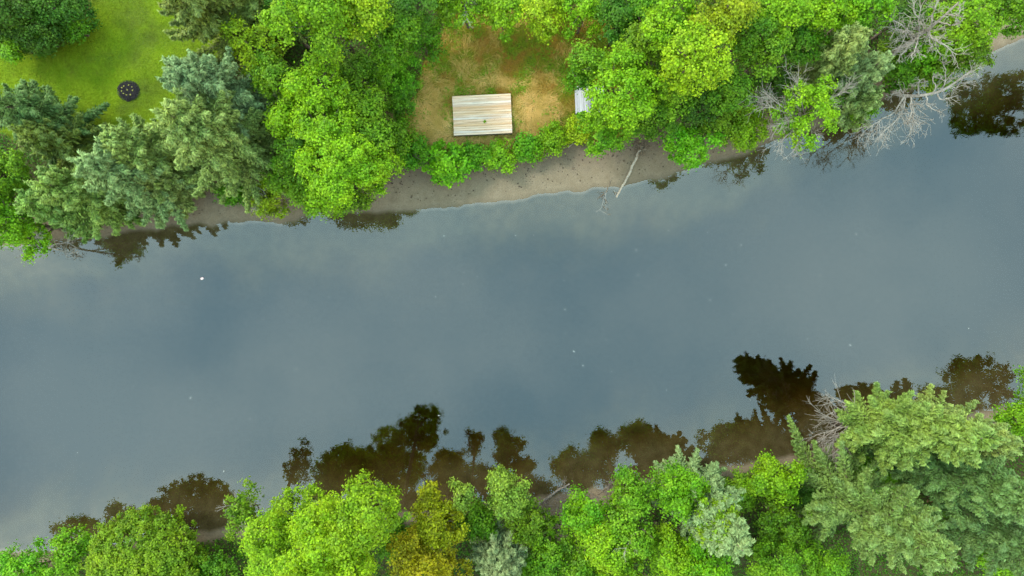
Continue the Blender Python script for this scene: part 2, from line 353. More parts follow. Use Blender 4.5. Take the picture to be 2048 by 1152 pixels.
def crown_mesh(rng, R, Hc, leaf=.145, dens=1.0, dome=False, sparse=0.0, rc=(.20, .42), k=50, aniso=(1, 1)):
    """leaf clumps on the lobes of a crown centred on the origin; R radius, Hc half height"""
    R = max(R, .4); nl = int(8 + R * 5.5); gi = np.arange(nl)
    th = gi * 2.39996 + rng.uniform(0, 6.3) + rng.normal(0, .35, nl); cz = np.clip(1 - 1.5 * (gi + .5) / nl + rng.normal(0, .14, nl), -.8, 1)
    sr = np.sqrt(np.clip(1 - cz * cz, 0, 1)); rr = rng.uniform(.42, 1.0, nl) * (.82 + .22 * np.sin(th * 2 + rng.uniform(0, 6)) * rng.uniform(.3, 1))
    lc = np.stack([np.cos(th) * sr * rr, np.sin(th) * sr * rr, cz * rr], 1)
    lr = rng.uniform(.22, .44, nl)
    if dome: lc = lc * .55; lr = np.full(nl, .56) + rng.uniform(-.05, .05, nl)
    S = np.array([R * aniso[0], R * aniso[1], Hc])
    Cs = []; Os = []
    for i in range(nl):
        area = 4 * math.pi * (lr[i] * (R * R * Hc) ** (1 / 3)) ** 2
        m = max(6, int(area / (math.pi * np.mean(rc) ** 2) * 1.05 * dens))
        d = nrm(rng.normal(0, 1, (m, 3)) + np.array([0, 0, .35]))
        p = lc[i] + d * lr[i] * rng.uniform(.75, 1.22, (m, 1))
        keep = np.ones(m, bool)
        for j in range(nl):
            if j != i: keep &= np.linalg.norm(p - lc[j], axis=1) > lr[j] * .80
        keep &= fbm(p[:, 0] * R * .9 + i * 3.1, p[:, 1] * R * .9 + p[:, 2] * 2.3, 2) > .36
        if sparse: keep &= rng.random(m) > sparse
        Cs.append(p[keep] * S); Os.append(nrm(d[keep] / S + 1e-6))
    Cc = np.concatenate(Cs); Oc = np.concatenate(Os); n = len(Cc)
    rcl = rng.uniform(*rc, n) * rng.uniform(.8, 1.2, n)
    kk = max(8, int(k)); q = rng.normal(0, .5, (n, kk, 3)); q[:, :, 2] *= .6
    pos = (Cc[:, None] + q * rcl[:, None, None]).reshape(-1, 3)
    nn = nrm((Oc[:, None] * .55 + np.array([0, 0, .65]) + q * .45).reshape(-1, 3) + rng.normal(0, .38, (n * kk, 3)))
    ax = rng.normal(0, 1, (n * kk, 3)) + (q * 1.2).reshape(-1, 3)
    ln = leaf * rng.uniform(.7, 1.25, n * kk)
    return leaves(pos, ax - nn * np.sum(ax * nn, 1, keepdims=True), nn, ln, ln * .72)

seedc = [100]
def rngn(): seedc[0] += 1; return np.random.default_rng(seedc[0])

def broadleaf(px, py, rpx, ztop, tint, label, name='broadleaf_tree', cat='tree', group=None, flat=.95, lean=(0, 0), stems=1, bare=0, base=None, **kw):
    """px, py: where the crown's middle shows in the photograph; the trunk stands under it unless it leans"""
    rng = rngn(); hc = min(ztop * .46, rpx / PPM * flat); zc = ztop - hc * .9
    c = P(px, py, zc); g0 = c[:2] - np.array(lean); 
    R = rpx / PPM * (H - zc) / H; zg = float(gz(*g0)); 
    for _ in range(60):                           # rooted on the bank, never in the river
        if shore_d(*g0) > .5: break
        g0 = g0 + np.array([0, .15 if g0[1] > 0 else -.15])
    if base is not None: g0 = P(*base)[:2]
    zg = float(gz(*g0))
    root = thing(name, label, cat, (g0[0], g0[1], zg), group)
    off = np.array([c[0] - g0[0], c[1] - g0[1], zc - zg])
    V, F = crown_mesh(rng, R, hc, **kw)
    o = link('crown', make_mesh('crown', V + off, F, LEAF), root)
    tt = np.array(TINT[tint]) * (1 + rng.normal(0, .045, 3)) * rng.uniform(.88, 1.12); o.color = (*np.clip(tt, 0, 1), 1)
    T = Tubes(); r0 = .05 + .014 * ztop
    for s in range(stems):
        b = rng.normal(0, .14, 2) if stems > 1 else np.zeros(2)
        mid = off * .5 + np.r_[rng.normal(0, .12, 2) + np.array(lean) * -.15, 0]
        top = off + np.r_[rng.normal(0, R * .12 + (R * .35 if stems > 1 else 0), 2), hc * .5]
        path = bez([np.r_[b, -.15], mid * [1, 1, 1] * .6 + np.r_[b * .4, 0], off * [1, 1, .92], top], 9)
        T.add(path, np.linspace(r0, r0 * .25, 9), 6)
    for i in range(int(4 + R * 2)):
        st = off * [1, 1, rng.uniform(.7, 1.0)]; a = rng.uniform(0, 6.3); e = off + np.array([math.cos(a) * R * .7, math.sin(a) * R * .7, rng.uniform(-.1, .6) * hc])
        T.add(bez([st, (st + e) / 2 + rng.normal(0, .12, 3) - [0, 0, .1], e], 6), np.linspace(r0 * .45, .015, 6), 5, False)
    link('trunk', T.mesh('trunk', BARK), root)
    if bare:
        for i in range(bare):
            B = Tubes(); a = rng.uniform(0, 6.3)
            grow(B, rng, off + [0, 0, hc * .2], (math.cos(a), math.sin(a), .55), R * rng.uniform(.8, 1.15), .035, 2, up=.03)
            link('bare_branch', B.mesh('bare_branch', GREYBARK), root)
    return root

def conifer(tpx, tpy, h, rpx, tint, label, lean=(0, 0), zlow=.10, dens=1.0, base=None, pine=False, dead=None, plump=1.0, group=None, name='conifer_tree', power=.75):
    """tpx, tpy: where the tip shows; the base follows from the height"""
    rng = rngn(); tip = P(tpx, tpy, h + .9); g0 = tip[:2] - np.array(lean) if base is None else P(*base)[:2]
    zg = max(float(gz(*g0)), -.1); root = thing(name, label, 'tree', (g0[0], g0[1], zg), group)
    ax = np.array([tip[0] - g0[0], tip[1] - g0[1], h]); R = rpx / PPM
    T = Tubes(); tz = np.linspace(0, 1, 12); T.add(np.stack([ax[0] * tz, ax[1] * tz, h * tz], 1) + [0, 0, -.1], np.linspace(.07 + .012 * h, .02, 12), 6)
    nb = int(h * (10.5 if not pine else 7) * dens); fr = np.sort(rng.uniform(zlow, .985, nb)); azm = np.arange(nb) * 2.39996 + rng.normal(0, .35, nb)
    fc = []; A = []; Nn = []; tips = []
    lump = rng.uniform(.75, 1.2, 7)
    for i in range(nb):
        f = fr[i]; L = (R * (1 - f) ** power * rng.uniform(.72, 1.12) + .18) * (.9 + .1 * lump[int(azm[i] * 1.1) % 7]) * (1.18 if i % 3 == 0 else .95)
        if pine: L = R * (math.sin(math.pi * min(1, (1 - f) * .85 + .12)) ** .8) * rng.uniform(.6, 1.15) + .15
        out_ = np.array([math.cos(azm[i]), math.sin(azm[i]), 0]); lat = np.array([-out_[1], out_[0], 0])
        s = -.40 + 1.05 * f + rng.normal(0, .08) + (.25 if pine else 0)
        st = ax * f; tb = np.linspace(0, 1, 6)
        path = st + out_ * (L * tb)[:, None] + np.array([0, 0, 1]) * (L * (s * tb + .22 * tb ** 2))[:, None]
        T.add(path, np.linspace(.012 + .012 * L, .006, 6), 4, False)
        n = int((60 + L * 200) * plump)
        t = rng.uniform(.03, 1, n) ** .78; u = rng.uniform(-1, 1, n); wl = np.minimum(.24 * L + .09, .46) * np.clip((1.06 - t) * 1.9, .12, 1) * (.55 + .45 * np.clip(t * 3, 0, 1)) 
        tw = np.sin(t * L * 17 + i) * .35 + .65
        lx = np.abs(u) ** .9 * np.sign(u) * wl * tw
        p = st + out_ * (L * t + np.abs(lx) * .45)[:, None] + lat * lx[:, None]
        p[:, 2] += L * (s * t + .22 * t ** 2) - np.abs(lx) * .28 + rng.normal(0, .055 + .04 * plump, n)
        d = out_ * 1.0 + lat * (np.sign(u) * (.25 + np.abs(u)))[:, None] + rng.normal(0, .38, (n, 3)); d[:, 2] += s * .6
        fc.append(p); A.append(d); Nn.append(np.array([0, 0, 1.0]) + out_ * .25 + rng.normal(0, .5, (n, 3)))
        tips.append(np.clip(np.maximum(np.abs(u) ** 2 * .6, (t - .5) * 2.0), 0, 1) * (.45 + .55 * f) * rng.uniform(.55, 1.1) + (.18 if i % 3 == 0 else 0))
    fc = np.concatenate(fc); A = np.concatenate(A); Nn = nrm(np.concatenate(Nn)); tips = np.concatenate(tips); n = len(fc); A = nrm(A - Nn * np.sum(A * Nn, 1, keepdims=True))
    ln = rng.uniform(.14, .27, n)
    V, F = leaves(fc, A, Nn, ln, ln * .34, .1)
    o = link('crown', make_mesh('crown', V, F, NEEDLE, {'tip': np.repeat(tips, 4)}), root)
    o.color = (*np.clip(np.array(TINT[tint]) * (1 + rng.normal(0, .05, 3)), 0, 1), 1)
    link('trunk', T.mesh('trunk', BARK), root)
    for (ex, ey, ez, sf) in (dead or ()):
        B = Tubes(); s = ax * sf; e = P(ex, ey, ez + zg) - np.array([g0[0], g0[1], zg]); d = e - s
        grow(B, rng, s, d, np.linalg.norm(d), .05, 2, curl=.22, up=.02, kids=(5, 8), spread=(.35, .8))
        link('dead_branch', B.mesh('dead_branch', GREYBARK), root)
    return root

# --- conifers (tip in the photograph, height, reach of the lowest boughs)
conifer(352, 138, 10.5, 104, 'blue', 'tall blue green spruce with tip nearest the lawn bed', plump=1.5, dens=1.25)
conifer(325, 222, 12.0, 112, 'spruce', 'large grey green spruce between lawn and brushy left woods', plump=1.5, dens=1.25)
conifer(148, 316, 9.5, 92, 'blue', 'pale blue tipped spruce over the left riverbank', plump=1.5, dens=1.25)
conifer(60, 362, 8.5, 88, 'pine', 'yellowish spruce hanging over the water at left', plump=1.4, dens=1.2)
conifer(22, 398, 7.2, 66, 'pine', 'yellowish spruce low over the water at far left', plump=1.3, dens=1.1)
conifer(207, 275, 8.8, 88, 'light', 'light green spruce touching the lower lawn edge', plump=1.4, dens=1.2)
conifer(268, 345, 6.0, 62, 'spruce', 'short grey green spruce on the bank above the left beach', plump=1.3)
conifer(-45, 192, 8.6, 78, 'dark', 'dark spruce at the left frame edge below the lawn', plump=1.3)
conifer(40, 262, 7.0, 62, 'olivec', 'dull olive spruce behind the pale blue tipped one', plump=1.3)
conifer(318, -70, 11.5, 100, 'olivec', 'olive conifer with hanging boughs at the top edge beside the lawn', plump=1.3)
conifer(455, -40, 8.0, 78, 'olivec', 'shaggy olive conifer right of the lawn at top edge', plump=1.2)
conifer(1736, 60, 8.0, 62, 'light', 'light green spruce topping the right woods by the dead tree', plump=1.2)
conifer(1788, 108, 7.0, 66, 'blue', 'blue green spruce touching the bare dead tree at upper right', plump=1.2)
conifer(1770, 180, 4.5, 48, 'spruce', 'small grey green spruce low on the upper right bank', plump=1.2)
conifer(2000, 888, 15.2, 78, 'pine', 'tall pale green pine leaning over the river with dead lower limbs', base=(1668, 846), zlow=.27, plump=1.25, dens=.95, power=.55,
        dead=[(1622, 828, 3.0, .22), (1632, 855, 2.8, .2), (1640, 885, 2.6, .18), (1660, 800, 3.8, .26), (1690, 765, 5.2, .33), (1640, 842, 2.4, .16), (1650, 908, 2.2, .15), (1668, 925, 2.4, .17), (1628, 870, 2.0, .12), (1655, 895, 3.2, .22)])
conifer(1918, 1135, 14.0, 118, 'shaggy', 'broad shaggy spruce below the leaning pine', plump=1.1, dens=.95, zlow=.05)
conifer(2105, 1030, 12.5, 100, 'dark', 'dark green spruce at the right frame edge below the pine', plump=1.2)
conifer(2060, 905, 9.0, 72, 'light', 'light spruce behind the tip of the leaning pine', plump=1.2)
conifer(2150, 1150, 10.5, 90, 'dark', 'dark spruce in the lower right corner', plump=1.1)
conifer(1500, 1118, 12.5, 80, 'blue', 'silvery blue spruce poking through lime trees on lower bank', plump=1.2, dens=1.15)
conifer(1405, 1010, 6.5, 60, 'blue', 'silvery spruce at the water edge of the lower bank', plump=1.2, base=(1352, 962))
conifer(998, 1205, 9.5, 62, 'blue', 'silvery blue spruce at bottom edge beside the golden tree', plump=1.2, dens=1.15)
conifer(1006, 1135, 6.0, 46, 'blue', 'small frosty spruce tucked behind the golden tree', plump=1.2)

# --- broadleaf trees and shrubs: x, y, radius, height, tint, label, extra
BL = [
 (45, 32, 74, 5.6, 'deep', 'dark green rounded tree in the top left corner', dict(flat=1.5)),
 (128, 26, 58, 4.6, 'deep', 'dark green tree at top edge bordering the lawn', dict(flat=1.5)),
 (22, 84, 42, 4.0, 'bright', 'bright green shrub at lawn edge in the top left corner', dict(name='leafy_shrub', cat='shrub')),
 (90, 78, 38, 3.2, 'green', 'green shrub on the lawn edge under the top left trees', dict(name='leafy_shrub', cat='shrub')),
 (146, 52, 26, 3.2, 'mid', 'small mid green bush at the lawn side of top left trees', dict(name='leafy_shrub', cat='shrub')),
 (-8, 440, 62, 7.5, 'bright', 'bright green tree cut by left edge above the water', {}),
 (-5, 345, 55, 7.0, 'mid', 'yellowish green tree at left edge between the spruces', {}),
 (70, 478, 36, 5.2, 'lime', 'small lime tree leaning out over the water at far left', dict(lean=(.6, -1.6), sparse=.15, bare=2)),
 (505, 95, 54, 8.0, 'ylime', 'yellow lime crown beside the olive conifers at top', dict(k=30)),
 (662, 42, 88, 12.0, 'lime', 'tall lime crown at top edge left of the clearing', {}),
 (720, 20, 60, 11.0, 'ylime', 'yellowish tree at top edge beside the tall lime crown', {}),
 (572, 40, 46, 7.0, 'deep', 'dark green tree with bare twigs between conifer and lime crown', dict(sparse=.45, bare=2)),
 (772, 58, 60, 8.0, 'green', 'green tree at top right of the tall lime crown', {}),
 (812, 24, 52, 8.0, 'deep', 'deep green tree at top edge near the clearing', {}),
 (845, 78, 42, 4.6, 'green', 'low green bush at the upper left of the clearing', dict(name='leafy_shrub', cat='shrub')),
 (562, 160, 50, 7.6, 'mid', 'mid green tree right of the blue green spruce tip', {}),
 (640, 168, 62, 9.0, 'lime', 'lime tree below the tall lime crown', {}),
 (716, 150, 50, 7.0, 'green', 'green tree in the middle of the left woods', {}),
 (722, 212, 54, 7.4, 'mid', 'mid green tree left of the low thicket', {}),
 (786, 150, 50, 3.6, 'bright', 'low saturated green thicket left of the clearing', dict(name='leafy_shrub', cat='shrub', leaf=.13)),
 (800, 205, 40, 3.4, 'green', 'low green bush against the straw left of the wooden platform', dict(name='leafy_shrub', cat='shrub', leaf=.13)),
 (588, 238, 50, 7.2, 'lime', 'lime tree at right flank of the large spruce', {}),
 (655, 255, 62, 8.8, 'lime', 'round lime tree in the centre of the left woods', {}),
 (742, 282, 56, 7.0, 'mid', 'mid green tree above the left end of the beach', {}),
 (796, 268, 34, 4.4, 'green', 'small green tree at the lower left of the straw patch', {}),
 (592, 320, 52, 7.2, 'green', 'green tree right of the large spruce lower boughs', {}),
 (690, 335, 78, 9.0, 'lime', 'broad lime tree above the left bank shrubs', {}),
 (590, 372, 44, 5.0, 'mid', 'mid green tree low on the left bank', {}),
 (640, 392, 56, 5.2, 'lime', 'lime shrub tree overhanging the waterline left of the beach', dict(sparse=.1)),
 (752, 340, 48, 6.2, 'lime', 'lime tree beside the left end of the beach', {}),
 (712, 385, 42, 3.8, 'mid', 'mid green shrub at the water left of the beach', dict(name='leafy_shrub', cat='shrub')),
 (540, 402, 38, 3.4, 'ylime', 'yellow green shrub dipping to the water left of the lime shrub', dict(name='leafy_shrub', cat='shrub', sparse=.3, bare=2)),
 (472, 385, 34, 2.6, 'green', 'low green shrub under the large spruce on the beach', dict(name='leafy_shrub', cat='shrub')),
 (826, 308, 33, 2.2, 'bright', 'small bright shrub at the beach corner below the straw', dict(name='leafy_shrub', cat='shrub')),
 (900, 330, 46, 2.5, 'bright', 'largest bright bank shrub below the wooden platform', dict(name='leafy_shrub', cat='shrub', leaf=.2)),
 (950, 318, 36, 2.0, 'bright', 'bright bank shrub at the right of the largest one', dict(name='leafy_shrub', cat='shrub')),
 (1005, 312, 34, 1.8, 'lime', 'low lime shrub between platform and beach', dict(name='leafy_shrub', cat='shrub')),
 (1056, 298, 32, 1.8, 'bright', 'bright bank shrub below right of the wooden platform', dict(name='leafy_shrub', cat='shrub')),
 (1104, 280, 34, 1.8, 'lime', 'lime bank shrub at the right end of the straw', dict(name='leafy_shrub', cat='shrub')),
 (1152, 262, 28, 1.4, 'ylime', 'small yellowish weed clump beneath the grey dock section', dict(name='leafy_shrub', cat='shrub')),
 (880, 6, 42, 5.6, 'mid', 'mid green tree at top edge above the clearing left', {}),
 (930, 14, 52, 5.6, 'lime', 'lime tree with bare grey limbs above the clearing', dict(sparse=.3, bare=3)),
 (1006, 18, 50, 5.6, 'lime', 'lime tree at top edge over the middle of the clearing', {}),
 (1090, 10, 56, 5.6, 'ylime', 'yellow lime tree at top edge over the clearing', {}),
 (1165, 26, 48, 5.6, 'lime', 'lime tree at top edge above the reddish grass', {}),
 (1238, 42, 52, 6.4, 'deep', 'deep green tree at top edge right of the clearing', {}),
 (1280, 20, 50, 7.0, 'green', 'green tree at top edge beside the yellowish crown', {}),
 (1182, 128, 36, 6.0, 'mid', 'mid green tree at the right edge of the clearing', {}),
 (1165, 150, 30, 4.5, 'green', 'small green tree just above the grey dock section', {}),
 (1240, 192, 76, 9.0, 'lime', 'big lime tree covering the grey dock section', {}),
 (1230, 243, 64, 5.4, 'bright', 'bright green tree at the beach below the big lime one', {}),
 (1290, 92, 46, 8.0, 'mid', 'mid green tree between clearing and yellowish crown', {}),
 (1262, 128, 44, 7.4, 'lime', 'lime tree just above the big lime one', {}),
 (1338, 60, 62, 10.0, 'blime', 'yellowish crown near the top edge right of clearing', {}),
 (1396, 118, 80, 11.0, 'blime', 'large yellow lime crown in the right woods', dict(k=32)),
 (1442, 28, 62, 11.0, 'ylime', 'yellow lime tree at top edge of the right woods', {}),
 (1500, 62, 52, 8.6, 'green', 'green tree right of the large yellow lime crown', {}),
 (1562, 28, 52, 9.0, 'lime', 'lime tree at top edge of the right woods', {}),
 (1592, 92, 48, 6.6, 'green', 'green tree left of the upper right spruces', {}),
 (1528, 112, 48, 7.8, 'mid', 'mid green tree in the middle of the right woods', {}),
 (1330, 185, 58, 7.0, 'mid', 'mid green tree right of the big lime one', {}),
 (1296, 236, 46, 6.0, 'green', 'green tree above the driftwood log root end', {}),
 (1374, 285, 52, 4.6, 'bright', 'bright bush reaching the water right of the driftwood log', dict(name='leafy_shrub', cat='shrub')),
 (1400, 212, 50, 5.6, 'deep', 'deep green tree in a dark gap of right woods', {}),
 (1462, 182, 52, 7.0, 'green', 'green tree under the large yellow lime crown', {}),
 (1440, 250, 44, 4.4, 'mid', 'mid green shrub behind the bright bush at the water', dict(name='leafy_shrub', cat='shrub')),
 (1492, 258, 42, 3.8, 'lime', 'lime shrub on the bank left of the half dead tree', dict(name='leafy_shrub', cat='shrub')),
 (1548, 165, 44, 4.0, 'deep', 'deep green tree behind the half dead tree', dict(sparse=.3)),
 (1655, 22, 52, 8.0, 'lime', 'lime tree at top edge above the upper right spruces', {}),
 (1722, 14, 50, 8.0, 'bright', 'saturated green tree at top edge behind the spruces', {}),
 (1675, 190, 34, 3.0, 'mid', 'mid green shrub between half dead tree and spruces', dict(name='leafy_shrub', cat='shrub')),
 (1725, 216, 28, 2.2, 'lime', 'lime shrub at the waterline under the spruces', dict(name='leafy_shrub', cat='shrub')),
 (1800, 40, 46, 5.6, 'deep', 'deep green tree behind the upper bare tree', {}),
 (1838, 112, 48, 3.6, 'bright', 'bright shrub underneath the upper bare tree', dict(name='leafy_shrub', cat='shrub')),
 (1868, 40, 42, 5.0, 'lime', 'lime tree behind the crown of the upper bare tree', {}),
 (1862, 150, 36, 3.0, 'mid', 'mid green shrub above the bare tree leaning over water', dict(name='leafy_shrub', cat='shrub')),
 (1940, 52, 52, 7.4, 'lime', 'lime tree right of the upper bare tree', {}),
 (1940, 112, 42, 4.6, 'mid', 'mid green tree at the water right of the bare trees', {}),
 (2020, 20, 56, 7.0, 'green', 'green tree in the top right corner', {}),
 # lower bank
 (58, 1132, 52, 3.8, 'bright', 'bright green shrub in the lower left corner', dict(name='leafy_shrub', cat='shrub')),
 (142, 1104, 44, 3.6, 'bright', 'bright green shrub left of the olive dome', dict(name='leafy_shrub', cat='shrub')),
 (300, 1158, 128, 5.4, 'olive', 'wide dome shaped olive green tree at lower left', dict(dome=True, rc=(.16, .26), leaf=.14, k=34, flat=1.0)),
 (432, 1140, 46, 3.6, 'green', 'green shrub at the right foot of the olive dome', dict(name='leafy_shrub', cat='shrub')),
 (488, 1015, 46, 6.0, 'mid', 'thin sparse shrub with bare stems reaching over water', dict(sparse=.45, stems=3, bare=3, aniso=(.8, 1.3), name='leafy_shrub', cat='shrub')),
 (545, 1090, 62, 8.0, 'blime', 'lime tree between sparse shrub and bright lime crowns', dict(bare=2)),
 (600, 1048, 70, 8.4, 'blime', 'bright lime crown left of the largest lime tree', dict(flat=1.7)),
 (735, 1018, 74, 13.0, 'lime', 'bright lime crown left of the golden tree', dict(flat=1.7)),
 (668, 1105, 92, 12.5, 'blime', 'largest yellow lime tree at the bottom edge', dict(flat=1.7)),
 (872, 1040, 58, 8.0, 'gold', 'golden yellow tree on the lower bank', dict(flat=1.7)),
 (858, 1118, 72, 9.5, 'gold', 'golden yellow tree at the bottom edge', dict(flat=1.7)),
 (926, 988, 32, 7.0, 'pale', 'narrow pale green tree beside the golden one', dict(sparse=.2, aniso=(.8, 1.2))),
 (1012, 985, 46, 7.4, 'pale', 'pale green tree left of the fallen log', dict(flat=1.7)),
 (955, 1035, 42, 5.0, 'green', 'green shrub between golden tree and frosty spruce', dict(name='leafy_shrub', cat='shrub')),
 (1050, 1035, 40, 6.0, 'mid', 'mid green tree at the foot of the fallen log', dict(flat=1.7)),
 (1100, 1072, 46, 5.0, 'mid', 'mid green shrub below the brushy beach', dict(name='leafy_shrub', cat='shrub')),
 (1172, 1022, 42, 7.0, 'bright', 'bright green tree right of the brushy beach', dict(flat=1.7)),
 (1198, 1078, 50, 8.0, 'blime', 'lime tree with yellow top behind the bright green one', dict(flat=1.7)),
 (1262, 985, 44, 7.6, 'mid', 'round mid green tree left of the silvery spruces', dict(flat=1.7)),
 (1262, 1062, 54, 8.0, 'mid', 'mid green tree with pale stem under the round one', dict(bare=1)),
 (1352, 975, 46, 8.4, 'bright', 'bright green crown in front of the silvery spruce', dict(flat=1.7)),
 (1432, 1042, 44, 10.5, 'lime', 'lime crown rising through the silvery blue spruce', dict(flat=1.7)),
 (1345, 1098, 58, 8.0, 'lime', 'lime tree below the bright green crown', dict(flat=1.7)),
 (1412, 1128, 46, 9.0, 'bright', 'bright green tree at bottom edge below the silvery spruce', dict(flat=1.7)),
 (1250, 1135, 52, 7.0, 'lime', 'lime tree at bottom edge centre right', dict(flat=1.7)),
 (1165, 1138, 46, 6.4, 'mid', 'mid green tree at bottom edge right of frosty spruce', dict(flat=1.7)),
 (1090, 1135, 44, 5.6, 'green', 'green shrub at bottom edge next to the silvery blue spruce', dict(name='leafy_shrub', cat='shrub')),
 (1545, 955, 48, 6.4, 'lime', 'lime tree at the water between silvery and shaggy spruces', dict(flat=1.7)),
 (1565, 1040, 50, 5.0, 'green', 'green tree in the dark gap left of the shaggy spruce', dict(sparse=.2)),
 (1548, 1112, 52, 6.4, 'mid', 'mid green tree at bottom edge left of the shaggy spruce', dict(flat=1.7)),
 (1640, 1130, 50, 6.0, 'green', 'green tree at bottom edge under the shaggy spruce', dict(flat=1.7)),
 (1702, 935, 36, 2.6, 'green', 'low green shrub beneath the leaning pine', dict(name='leafy_shrub', cat='shrub')),
 (1762, 950, 40, 2.6, 'bright', 'bright low shrub in the shade of the leaning pine', dict(name='leafy_shrub', cat='shrub')),
 (1884, 988, 24, 3.0, 'brown', 'small dead brown shrub right of the shaggy spruce', dict(name='leafy_shrub', cat='shrub')),
 (1905, 1020, 38, 3.4, 'deep', 'deep green shrub below the dead brown one', dict(name='leafy_shrub', cat='shrub')),
 (2030, 842, 42, 4.6, 'bright', 'bright green bush on the beach at right edge', dict(name='leafy_shrub', cat='shrub')),
 (2018, 1112, 58, 7.0, 'bright', 'bright green tree in the lower right corner', dict(flat=1.7)),
]
for (px, py, r, zt, tn, lb, kw) in BL:
    broadleaf(px, py, r, zt, tn, lb, **kw)
# the tree just outside the frame whose crown mirrors in the river at upper right
broadleaf(2330, 80, 88, 9.5, 'green', 'green tree beyond the right edge mirrored in the river', base=(2165, 150), flat=1.3)
broadleaf(2112, 808, 78, 5.2, 'green', 'green shrub beyond the right edge of the lower beach', base=(2100, 805), flat=1.2, name='leafy_shrub', cat='shrub')
broadleaf(35, 445, 45, 3.2, 'green', 'green shrub at the foot of the far left bank', name='leafy_shrub', cat='shrub')
broadleaf(15, 395, 48, 4.6, 'bright', 'bright green shrub between left edge and the yellowish spruce', name='leafy_shrub', cat='shrub')
broadleaf(1802, 150, 36, 2.6, 'green', 'green shrub between blue green spruce and the bare trees', name='leafy_shrub', cat='shrub')
broadleaf(1792, 105, 34, 3.0, 'mid', 'mid green shrub at the foot of the upper bare tree', name='leafy_shrub', cat='shrub')
broadleaf(1900, 108, 34, 3.2, 'mid', 'mid green shrub between the two bare trees', name='leafy_shrub', cat='shrub')
broadleaf(790, 1078, 44, 4.0, 'green', 'green shrub between bright lime crown and golden tree', name='leafy_shrub', cat='shrub')
broadleaf(1478, 985, 40, 3.4, 'mid', 'mid green shrub at the water left of the lime tree', name='leafy_shrub', cat='shrub')
broadleaf(1610, 985, 40, 3.2, 'deep', 'deep green shrub at the water under the shaggy spruce', name='leafy_shrub', cat='shrub')
# the half dead tree at the waterside
hd = broadleaf(1606, 228, 72, 6.6, 'lime', 'half dead lime tree with silvery bare limbs over the water', name='half_dead_tree', lean=(.3, -1.1), sparse=.15, k=40)

def bare_tree(name, label, base, trunk, limbs, r0=.16, seed=3, lev=2):
    rng = np.random.default_rng(seed); g0 = P(*base, 0)[:2]; zg = max(float(gz(*g0)), -.1); root = thing(name, label, 'tree', (g0[0], g0[1], zg)); o = np.array([g0[0], g0[1], zg])
    T = Tubes(); tp = bez([o - [0, 0, .2]] + [P(*q) for q in trunk], 14) - o; T.add(tp, np.linspace(r0, .045, 14), 7, False); link('trunk', T.mesh('trunk', GREYBARK), root)
    for (i, r, pts) in limbs:
        B = Tubes(); s = tp[i]; path = bez([s] + [P(*q) - o for q in pts], 10); path[1:-1] += rng.normal(0, .05, (8, 3)); B.add(path, np.linspace(r, .012, 10), 5, False)
        Ltot = np.linalg.norm(path[-1] - path[0])
        for k in range(int(7 + Ltot * 3)):
            t = rng.uniform(.15, 1); a = min(int(t * 9), 8); p = path[a]; pd = nrm(path[a + 1] - path[a]); q = nrm(np.cross(pd, rng.normal(0, 1, 3))); an = rng.uniform(.45, 1.05)
            grow(B, rng, p, pd * math.cos(an) + q * math.sin(an), Ltot * rng.uniform(.28, .58) * (1.2 - .6 * t), max(r * (.36 - .2 * t), .009), 1, curl=.4, up=.0, kids=(3, 6), minr=.009)
        link('branch', B.mesh('branch', GREYBARK), root)
    return root
bare_tree('dead_tree', 'upper bare grey dead tree spreading above green shrubs at upper right', (1745, 132), [(1790, 104, 3), (1836, 72, 5.6), (1872, 46, 7.2), (1918, 4, 9)],
          [(6, .07, [(1812, 58, 6.4), (1783, 36, 7.2)]), (7, .06, [(1834, 40, 7.2), (1826, 6, 8)]), (7, .06, [(1828, 100, 6.6), (1822, 126, 6.6)]), (6, .055, [(1812, 98, 6), (1796, 124, 6)]),
           (8, .06, [(1866, 74, 7.4), (1890, 92, 7.4), (1912, 118, 7)]), (9, .06, [(1868, 24, 8), (1880, -6, 8.6)]), (10, .05, [(1905, 45, 8.4), (1918, 40, 8.6)]), (6, .05, [(1806, 64, 6.2), (1790, 55, 6.4)]),
           (8, .05, [(1862, 86, 6.6), (1868, 100, 6)]), (11, .05, [(1915, 30, 9), (1922, 15, 9.2)])], seed=11)
bare_tree('dead_tree', 'bare grey dead tree leaning low over the water at upper right', (1770, 178), [(1790, 186, 1.6), (1812, 192, 2.6), (1850, 190, 3.6), (1890, 178, 4.4), (1945, 140, 5.4)],
          [(5, .07, [(1790, 222, 3), (1756, 244, 3.4), (1730, 261, 3.6)]), (5, .06, [(1800, 230, 3), (1775, 255, 3.4), (1757, 277, 3.6)]), (6, .06, [(1822, 225, 3.2), (1818, 250, 3.4), (1820, 270, 3.6)]),
           (6, .05, [(1828, 240, 3.2), (1842, 254, 3.4)]), (8, .06, [(1855, 210, 3.6), (1885, 226, 3.8)]), (9, .06, [(1890, 200, 4), (1918, 192, 4.2)]), (10, .05, [(1892, 150, 5), (1886, 114, 5.6)]),
           (9, .05, [(1868, 160, 4.6), (1880, 150, 5)]), (11, .05, [(1930, 150, 5.4), (1956, 136, 5.8)]), (7, .05, [(1838, 165, 4), (1850, 158, 4.2)]), (5, .05, [(1800, 180, 3), (1778, 196, 3)]),
           (10, .05, [(1915, 172, 4.8), (1945, 165, 5)])], seed=12)
